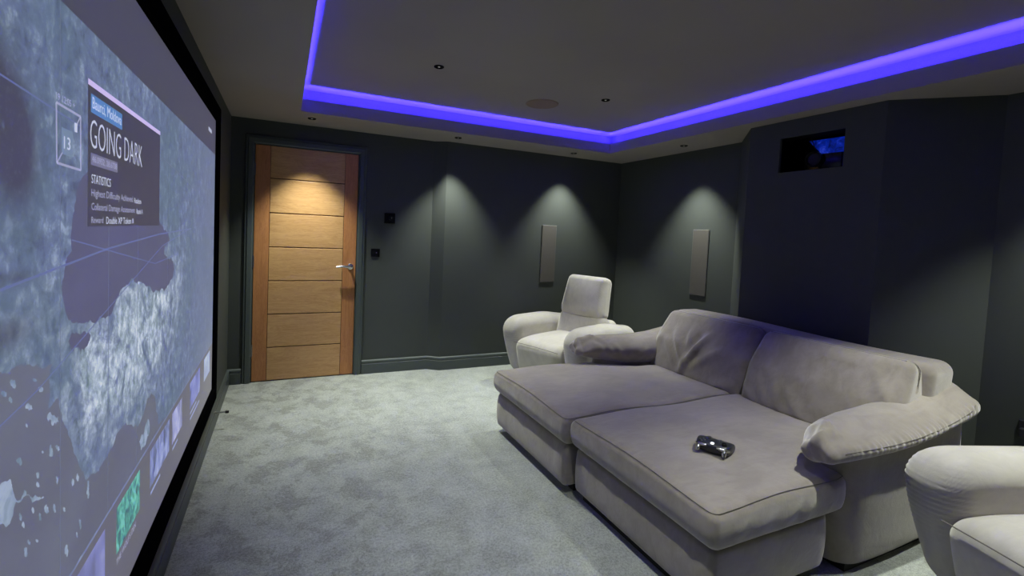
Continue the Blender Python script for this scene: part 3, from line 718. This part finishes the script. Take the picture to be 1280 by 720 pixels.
# back: two pillows and the padded frame behind them
def back_deform(segs, side):
    tilt = R(17)
    def f(P):
        x, y, z = P[:, 0].copy(), P[:, 1].copy(), P[:, 2].copy()
        hy, hz = 0.375, 0.235
        front = sstep((-x) / 0.08)
        x = x - front * 0.030 * np.clip(1 - (y / hy) ** 4, 0, 1) * np.clip(1 - ((z + 0.05) / 0.26) ** 2, 0, 1)
        x = x - front * 1.7 * folds(y, z, segs)
        # thinner at the top
        x = np.where(z > 0, x + 0.22 * z * (x < 0), x)
        y = y * (1 - 0.03 * sstep(z / hz)) + 0.010 * np.sign(y) * (1 - (z / hz) ** 2) * (np.abs(y) > 0.3)
        xr = x * math.cos(tilt) + z * math.sin(tilt); zr = -x * math.sin(tilt) + z * math.cos(tilt)
        return np.stack([xr, y, zr], 1)
    return f
fl = [(0.20, 0.10, 0.06, -0.11, 0.016, 0.020), (-0.09, 0.12, 0.03, -0.11, 0.017, 0.020), (0.12, 0.08, 0.05, -0.05, -0.010, 0.020), (-0.02, 0.12, 0.035, -0.05, -0.010, 0.018), (0.07, 0.13, 0.05, 0.0, 0.008, 0.016),
      (0.26, 0.02, 0.12, -0.14, 0.009, 0.02), (0.03, -0.10, 0.06, -0.19, 0.011, 0.022), (-0.22, 0.04, -0.03, -0.13, 0.009, 0.024), (-0.34, -0.16, -0.2, -0.20, 0.006, 0.02), (0.33, -0.12, 0.28, 0.1, 0.006, 0.02)]
fr = [(0.30, -0.02, 0.20, -0.20, 0.010, 0.022), (0.22, 0.02, 0.12, -0.20, 0.009, 0.022), (0.36, -0.12, 0.26, -0.21, 0.008, 0.018), (0.12, -0.05, 0.0, -0.21, 0.008, 0.025), (-0.30, 0.10, -0.35, -0.10, 0.010, 0.02),
      (-0.24, 0.16, -0.33, 0.02, 0.006, 0.018), (-0.10, -0.12, -0.22, -0.20, 0.006, 0.022), (0.02, 0.18, -0.2, 0.16, 0.005, 0.02)]
for yc, wd, segs, side in ((-1.995, 0.745, fl, 1), (-2.752, 0.755, fr, -1)):
    c = (3.085, yc, 0.590)
    bc = soft('back_cushion', (0.20, wd, 0.480), 0.050, c, V, sofa, back_deform(segs, side), 6, 0.02, SO)
    pts = np.array([(-0.078, y, 0.2300) for y in np.linspace(-wd / 2 + 0.035, wd / 2 - 0.035, 22)])
    seam_loop('seam', back_deform([], side)(pts) + np.array(c), bc, 0.0022, False)
def frame_deform(P):
    x, y, z = P[:, 0].copy(), P[:, 1].copy(), P[:, 2].copy()
    x = x + 0.11 * (z / 0.38) * 0.5
    z = z + 0.008 * np.sin(y * 4)
    return np.stack([x, y, z], 1)
soft('back_frame', (0.25, 1.585, 0.770), 0.060, (3.250, -2.368, 0.430), V, sofa, frame_deform, 5, 0.05, SO)

def chaikin(poly, it=2):
    for _ in range(it):
        out = []
        for i in range(len(poly)):
            p, q = poly[i], poly[(i + 1) % len(poly)]
            out += [tuple(np.array(p) * 0.75 + np.array(q) * 0.25), tuple(np.array(p) * 0.25 + np.array(q) * 0.75)]
        poly = out
    return poly
def build_arm(side):
    #        x     in_top out  zt_in  zt_out zb_in zb_out in_bot
    ST = [(2.375, 0.760, 0.900, 0.576, 0.560, 0.480, 0.500, 0.770),
          (2.450, 0.715, 0.915, 0.594, 0.566, 0.464, 0.508, 0.740),
          (2.560, 0.680, 0.925, 0.598, 0.566, 0.440, 0.510, 0.705),
          (2.700, 0.655, 0.932, 0.597, 0.566, 0.425, 0.512, 0.670),
          (2.860, 0.645, 0.936, 0.597, 0.572, 0.420, 0.518, 0.650),
          (3.020, 0.645, 0.938, 0.604, 0.586, 0.420, 0.532, 0.645),
          (3.180, 0.660, 0.938, 0.632, 0.608, 0.430, 0.558, 0.650),
          (3.320, 0.690, 0.936, 0.668, 0.638, 0.470, 0.572, 0.665),
          (3.385, 0.715, 0.930, 0.684, 0.652, 0.500, 0.580, 0.690)]
    A_ = np.array(ST); xs = np.linspace(A_[0, 0], A_[-1, 0], 170)
    secs = []
    def sec(x):
        v = [np.interp(x, A_[:, 0], A_[:, c_]) for c_ in range(8)]
        _, it_, o_, zi, zo, bi, bo, ib = v
        return np.array([(it_ - 0.004, zi - 0.045), (it_ + 0.045, zi + 0.012), (it_ * 0.55 + o_ * 0.45, (zi + zo) / 2 + 0.058), (o_ - 0.05, zo + 0.022), (o_, zo - 0.006), (o_ - 0.004, bo + 0.006), (o_ - 0.05, bo - 0.004), ((ib + o_) / 2, (bi + bo) / 2), (ib + 0.03, bi), (ib - 0.012, (zi + bi) / 2 - 0.02)])
    # rounded ends
    rows = []
    for k_ in range(9):
        a = R(90 * (1 - k_ / 8)); rows.append((A_[0, 0] - 0.045 * math.sin(a), math.cos(a) if k_ else 0.02, A_[0, 0]))
    for x in xs[1:-1]: rows.append((x, 1.0, x))
    for k_ in range(9):
        a = R(90 * k_ / 8); rows.append((A_[-1, 0] + 0.050 * math.sin(a), math.cos(a) if k_ < 8 else 0.02, A_[-1, 0]))
    V_ = []; n = 0
    for (x, sc, xr) in rows:
        P = np.array(chaikin([tuple(q) for q in sec(xr)], 2)); c_ = P.mean(0); P = c_ + (P - c_) * (0.45 + 0.55 * sc if sc > 0.03 else 0.40)
        n = len(P)
        for q in P: V_.append((x, q[0], q[1]))
    F_ = []
    for i in range(len(rows) - 1):
        for k_ in range(n):
            F_.append((i * n + k_, i * n + (k_ + 1) % n, (i + 1) * n + (k_ + 1) % n, (i + 1) * n + k_))
    F_ += [tuple(range(n)), tuple(range((len(rows) - 1) * n, len(rows) * n))]
    V_ = np.array(V_); x, o, z = V_[:, 0].copy(), V_[:, 1].copy(), V_[:, 2].copy()
    # gathers: along the outer lip, round the nose, and soft pulls on the inner roll
    lip = np.clip((o - 0.895) / 0.03, 0, 1) * np.clip((0.60 + 0.10 * (x - 2.5) - z) / 0.03, 0, 1)
    g = np.sin(x * 210 + 3.0 * np.sin(x * 31) + 9 * z) * 0.5 + np.sin(x * 131 + 2 * np.sin(x * 17)) * 0.5
    o = o + 0.0018 * g * lip; z = z + 0.0014 * g * lip
    nose = np.clip((2.47 - x) / 0.10, 0, 1)
    g2 = np.sin(o * 130 + 60 * z) * 0.004 * nose; x = x - g2; z = z + 0.5 * g2
    inn = np.clip((0.72 - o) / 0.06, 0, 1)
    o = o - inn * folds(x, z, [(2.46, 0.60, 2.53, 0.47, 0.014, 0.014), (2.50, 0.61, 2.60, 0.49, 0.012, 0.016), (2.58, 0.60, 2.68, 0.46, 0.010, 0.018), (2.75, 0.45, 2.86, 0.55, 0.008, 0.025), (2.95, 0.46, 3.02, 0.60, 0.007, 0.03), (2.90, 0.60, 3.05, 0.62, 0.006, 0.02)])
    z = z + folds(x, o, [(2.42, 0.76, 2.50, 0.70, 0.009, 0.012), (2.44, 0.80, 2.54, 0.72, 0.008, 0.013), (2.41, 0.86, 2.47, 0.78, 0.007, 0.012), (3.0, 0.90, 3.2, 0.80, 0.004, 0.03)]) * (z > 0.54)
    P = np.stack([x, CYM + side * o, z], 1) - np.array(SO)
    b_ = MB(); b_.add(P, F_); arm = b_.build('arm_pad', V, sofa, True)
    arm.data.polygons.foreach_set('use_smooth', [True] * len(arm.data.polygons))
    Q = np.stack([x, o, z], 1).reshape(len(rows), n, 3); sp_ = []
    for i in range(12, len(rows) - 12, 4):
        k_ = int(np.argmax(Q[i, :, 1] + 0.55 * Q[i, :, 2])); q = Q[i, k_]; sp_.append((q[0], CYM + side * q[1], q[2] + 0.0004))
    seam_loop('seam', np.array(sp_), arm, 0.0013, False)
    # upright side panel: plan outline with a rounded front corner, swept up to the pad
    pl = [(3.44, 0.80), (3.43, 0.872), (3.30, 0.878), (2.66, 0.882), (2.58, 0.876), (2.535, 0.858), (2.505, 0.825), (2.492, 0.785), (2.500, 0.750), (2.55, 0.72), (2.75, 0.70), (3.0, 0.68), (3.44, 0.68)]
    plan = chaikin(pl, 2); n = len(plan); zl_ = [0.042, 0.055, 0.15, 0.28, 0.40, 0.47, 0.50]; gr = [-0.006, 0.0, 0.003, 0.004, 0.002, 0.0, -0.004]
    V_ = []; c_ = np.array((2.97, 0.78))
    for zz, g_ in zip(zl_, gr):
        for q in plan:
            d_ = np.array(q) - c_; d_ = d_ / np.linalg.norm(d_); e_ = np.array(q) + d_ * g_
            ztop = zz if zz < 0.3 else zz + (zz - 0.3) * 0.35 * max(0.0, (q[0] - 2.7) / 0.7)
            V_.append((e_[0], e_[1] + 0.003 * math.sin(q[0] * 9 + zz * 11), ztop))
    F_ = [tuple(range(n)), tuple(range((len(zl_) - 1) * n, len(zl_) * n))]
    for i in range(len(zl_) - 1):
        for k_ in range(n): F_.append((i * n + k_, i * n + (k_ + 1) % n, (i + 1) * n + (k_ + 1) % n, (i + 1) * n + k_))
    b_ = MB(); b_.add([(x - SO[0], CYM + side * o - SO[1], z) for x, o, z in V_], F_); b_.build('arm_panel', V, sofa, True)
    MB().box(2.56 - SO[0], 3.38 - SO[0], CYM + side * 0.77 - 0.08 - SO[1], CYM + side * 0.77 + 0.08 - SO[1], 0, 0.05).build('plinth', M['black'], sofa)
build_arm(+1); build_arm(-1)
MB().box(3.18 - SO[0], 3.36 - SO[0], -3.08 - SO[1], -1.66 - SO[1], 0, 0.05).build('plinth', M['black'], sofa)

# ------------------------------------------------------------------ armchairs
VL = M['velvet_light']
def make_chair():
    t = empty('armchair', (0, 0, 0))
    for s in (1, -1):
        def ad(P, s=s):
            x, y, z = P[:, 0].copy(), P[:, 1].copy(), P[:, 2].copy()
            hx, hy, hz = 0.46, 0.105, 0.268
            zz = (z + hz) / (2 * hz)
            # front leans back towards the floor, nose rolls over
            w_ = sstep((0.15 - x) / 0.5)
            x = x + w_ * 0.13 * (1 - zz) ** 1.6
            # top runs down slightly to the rear and crowns at the front
            z = z + sstep(zz) * (0.012 - 0.05 * sstep((x - 0.0) / 0.46) - 0.055 * sstep((-0.25 - x) / 0.22) ** 2)
            # slimmer at the foot
            y = y * (0.82 + 0.18 * sstep(zz * 1.6)) + s * 0.015 * (zz - 0.4)
            # gathers on the nose
            nose = sstep((-0.30 - x) / 0.08) * np.exp(-((z - 0.10) / 0.11) ** 2)
            g = np.sin(z * 330 + 9 * y * s) * nose * 0.0026
            y = y + np.sign(y) * g * (np.abs(y) > 0.05); x = x - g * 0.9
            return np.stack([x, y, z], 1)
        soft('arm', (0.92, 0.21, 0.536), 0.098, (0.02, s * 0.340, 0.318), VL, t, ad, 9, 0.0075)
    def sd(P):
        x, y, z = P[:, 0].copy(), P[:, 1].copy(), P[:, 2].copy()
        zz = (z + 0.185) / 0.37
        fr_ = sstep((-0.1 - x) / 0.3)
        x = x + fr_ * 0.10 * (1 - zz) ** 1.5
        z = z + sstep(zz) * (0.022 * np.clip(1 - (y / 0.26) ** 2, 0, 1) * np.clip(1 - (x / 0.4) ** 2, 0, 1) - 0.02 * fr_ ** 2)
        return np.stack([x, y, z], 1)
    seat = soft('seat_cushion', (0.74, 0.515, 0.37), 0.085, (-0.085, 0, 0.245), VL, t, sd, 7, 0.025)
    pts = np.array([(-0.352, y, 0.155) for y in np.linspace(-0.245, 0.245, 20)])
    P = sd(pts) + np.array((-0.085 - 0.012, 0, 0.245 + 0.003))
    MB().tube([tuple(p) for p in P], 0.0024, 6).build('seam', M['seam'], seat, True)
    def tiltf(a, pre=None):
        def f(P):
            if pre is not None: P = pre(P)
            x, y, z = P[:, 0], P[:, 1], P[:, 2]
            return np.stack([x * math.cos(a) + z * math.sin(a), y, -x * math.sin(a) + z * math.cos(a)], 1)
        return f
    soft('lumbar_cushion', (0.15, 0.50, 0.30), 0.06, (0.225, 0, 0.48), VL, t, tiltf(R(18)), 5, 0.03)
    def hd(P):
        x, y, z = P[:, 0].copy(), P[:, 1].copy(), P[:, 2].copy()
        hz = 0.195
        y = y * (1.0 - 0.10 * sstep((z + hz) / (2 * hz)))
        fr_ = sstep(-x / 0.06)
        x = x - fr_ * 0.030 * np.clip(1 - (y / 0.24) ** 2, 0, 1) * np.clip(1 - (z / 0.22) ** 2, 0, 1)
        # gathers down both edges of the front face
        ed = np.exp(-((np.abs(y) - 0.185) / 0.035) ** 2) * fr_ * np.exp(-((z - 0.02) / 0.13) ** 2)
        x = x + 0.0030 * np.sin(z * 300 + np.abs(y) * 190) * ed
        x = x + 0.01 * np.exp(-((z + 0.17) / 0.03) ** 2) * fr_
        return np.stack([x, y, z], 1)
    soft('headrest', (0.15, 0.485, 0.395), 0.055, (0.285, 0, 0.775), VL, t, tiltf(R(14), hd), 6, 0.008)
    def bd(P):
        x, y, z = P[:, 0].copy(), P[:, 1].copy(), P[:, 2].copy()
        x = x + 0.10 * (z + 0.27) / 0.54
        return np.stack([x, y, z], 1)
    soft('back_shell', (0.16, 0.46, 0.50), 0.06, (0.335, 0, 0.31), VL, t, bd, 5, 0.05)
    MB().prism([(-0.26, -0.36), (0.38, -0.36), (0.40, -0.2), (0.40, 0.2), (0.38, 0.36), (-0.26, 0.36)], 0, 0.065).build('plinth', M['black'], t)
    return t
def copy_tree(o, parent=None):
    c = o.copy(); COL.objects.link(c); c.parent = parent
    for ch in list(o.children): copy_tree(ch, c)
    return c
ch1 = make_chair(); ch1.location = (2.79, -0.745, 0); ch1.rotation_euler.z = R(19.5)
tag(ch1, 'pale taupe velvet armchair with tall headrest, in front of the door wall speaker', 'armchair', 'matching velvet armchairs')
ch2 = copy_tree(ch1); ch2.location = (2.915, -3.835, 0); ch2.rotation_euler.z = R(-19.5)
tag(ch2, 'pale taupe velvet armchair next to the sofa arm on the socket side', 'armchair', 'matching velvet armchairs')

# ------------------------------------------------------------------ game controller on the chaise
gc = empty('game_controller', (2.125, -2.872, 0.4405), R(0)); tag(gc, 'dark game controller with silver bumpers lying on the chaise cushion', 'controller')
def ctrl_outline():
    # half outline in (across, along): along + is the trigger edge
    h = [(0.0, 0.030), (0.030, 0.031), (0.052, 0.030), (0.068, 0.022), (0.075, 0.004), (0.079, -0.022), (0.080, -0.048), (0.074, -0.062), (0.062, -0.063), (0.050, -0.048), (0.038, -0.032), (0.020, -0.027), (0.0, -0.026)]
    return h + [(-x, y) for x, y in reversed(h[1:-1])]
def ctrl_body():
    ol = ctrl_outline(); lay = [(0.80, 0.0), (0.95, 0.006), (1.0, 0.016), (0.98, 0.026), (0.90, 0.034), (0.72, 0.039)]
    vs = []; n = len(ol)
    for (s_, z) in lay:
        for (x, y) in ol:
            dz = -0.010 * max(0.0, (-y - 0.02) / 0.045) if z > 0.01 else 0.0
            vs.append((x * (0.94 + 0.06 * s_) - (1 - s_) * 0.03 * (1 if x > 0 else -1 if x < 0 else 0), (y + 0.008) * s_ - 0.008, z + dz))
    fs = []
    for i in range(len(lay) - 1):
        for k_ in range(n): fs.append((i * n + k_, i * n + (k_ + 1) % n, (i + 1) * n + (k_ + 1) % n, (i + 1) * n + k_))
    # cap strips across the symmetric outline
    m_ = len(ctrl_outline()) // 2
    for base, rev in ((0, True), ((len(lay) - 1) * n, False)):
        for k_ in range(m_):
            a, b2, c2, d2 = base + k_, base + k_ + 1, base + (n - k_ - 1) % n, base + (n - k_) % n
            f_ = [a, b2, c2, d2]; f_ = [q for i, q in enumerate(f_) if q not in f_[:i]]
            if len(f_) >= 3: fs.append(tuple(f_))
    return vs, fs
vs, fs = ctrl_body(); b = MB(); b.add(vs, fs)
body = b.build('body', simple('controller_shell', (0.018, 0.020, 0.026), 0.32), gc, True)
sd_ = body.modifiers.new('s', 'SUBSURF'); sd_.levels = 1; sd_.render_levels = 2
for s in (1, -1):
    b = MB(); b.tube([(s * 0.022, 0.029, 0.030), (s * 0.042, 0.031, 0.029), (s * 0.060, 0.026, 0.026), (s * 0.071, 0.014, 0.022)], 0.006, 12, rad=[0.005, 0.0065, 0.0065, 0.004]); b.build('bumper', M['chrome'], gc, True)
    b = MB(); b.tube([(s * 0.052, 0.022, 0.022), (s * 0.054, 0.036, 0.016), (s * 0.056, 0.040, 0.006)], 0.01, 12, rad=[0.011, 0.0105, 0.007]); b.build('trigger', M['chrome'], gc, True)
for (x, y) in ((-0.046, 0.008), (0.024, -0.014)):
    b = MB(); b.lathe([(0.0115, 0), (0.0115, 0.002), (0.0055, 0.004), (0.0055, 0.005), (0.0095, 0.006), (0.0098, 0.008), (0.006, 0.0076)], 24, Matrix.Translation((x, y, 0.037))); b.build('thumbstick', M['steel'] if x > 0 else M['blackgloss'], gc, True)
for (x, y) in ((0.046, 0.018), (0.046, -0.002), (0.036, 0.008), (0.056, 0.008)):
    b = MB(); b.lathe([(0.0046, 0), (0.0046, 0.003), (0.003, 0.004)], 16, Matrix.Translation((x, y, 0.0365))); b.build('face_button', M['steel'], gc, True)
b = MB(); b.bbox(-0.034, -0.014, -0.017, -0.011, 0.036, 0.042, 0.001); b.bbox(-0.027, -0.021, -0.024, -0.004, 0.036, 0.042, 0.001); b.build('direction_pad', M['chrome'], gc)
b = MB(); b.lathe([(0.008, 0), (0.0075, 0.003), (0.005, 0.004)], 24, Matrix.Translation((0, 0.020, 0.0375))); b.build('guide_button', emis('guide_light', (0.9, 0.95, 1.0), 1.6), gc, True)
# trigger edge points towards the screen, slightly turned
gc.rotation_euler.z = R(90 + 27); gc.scale = (0.94, 1.28, 1.08)
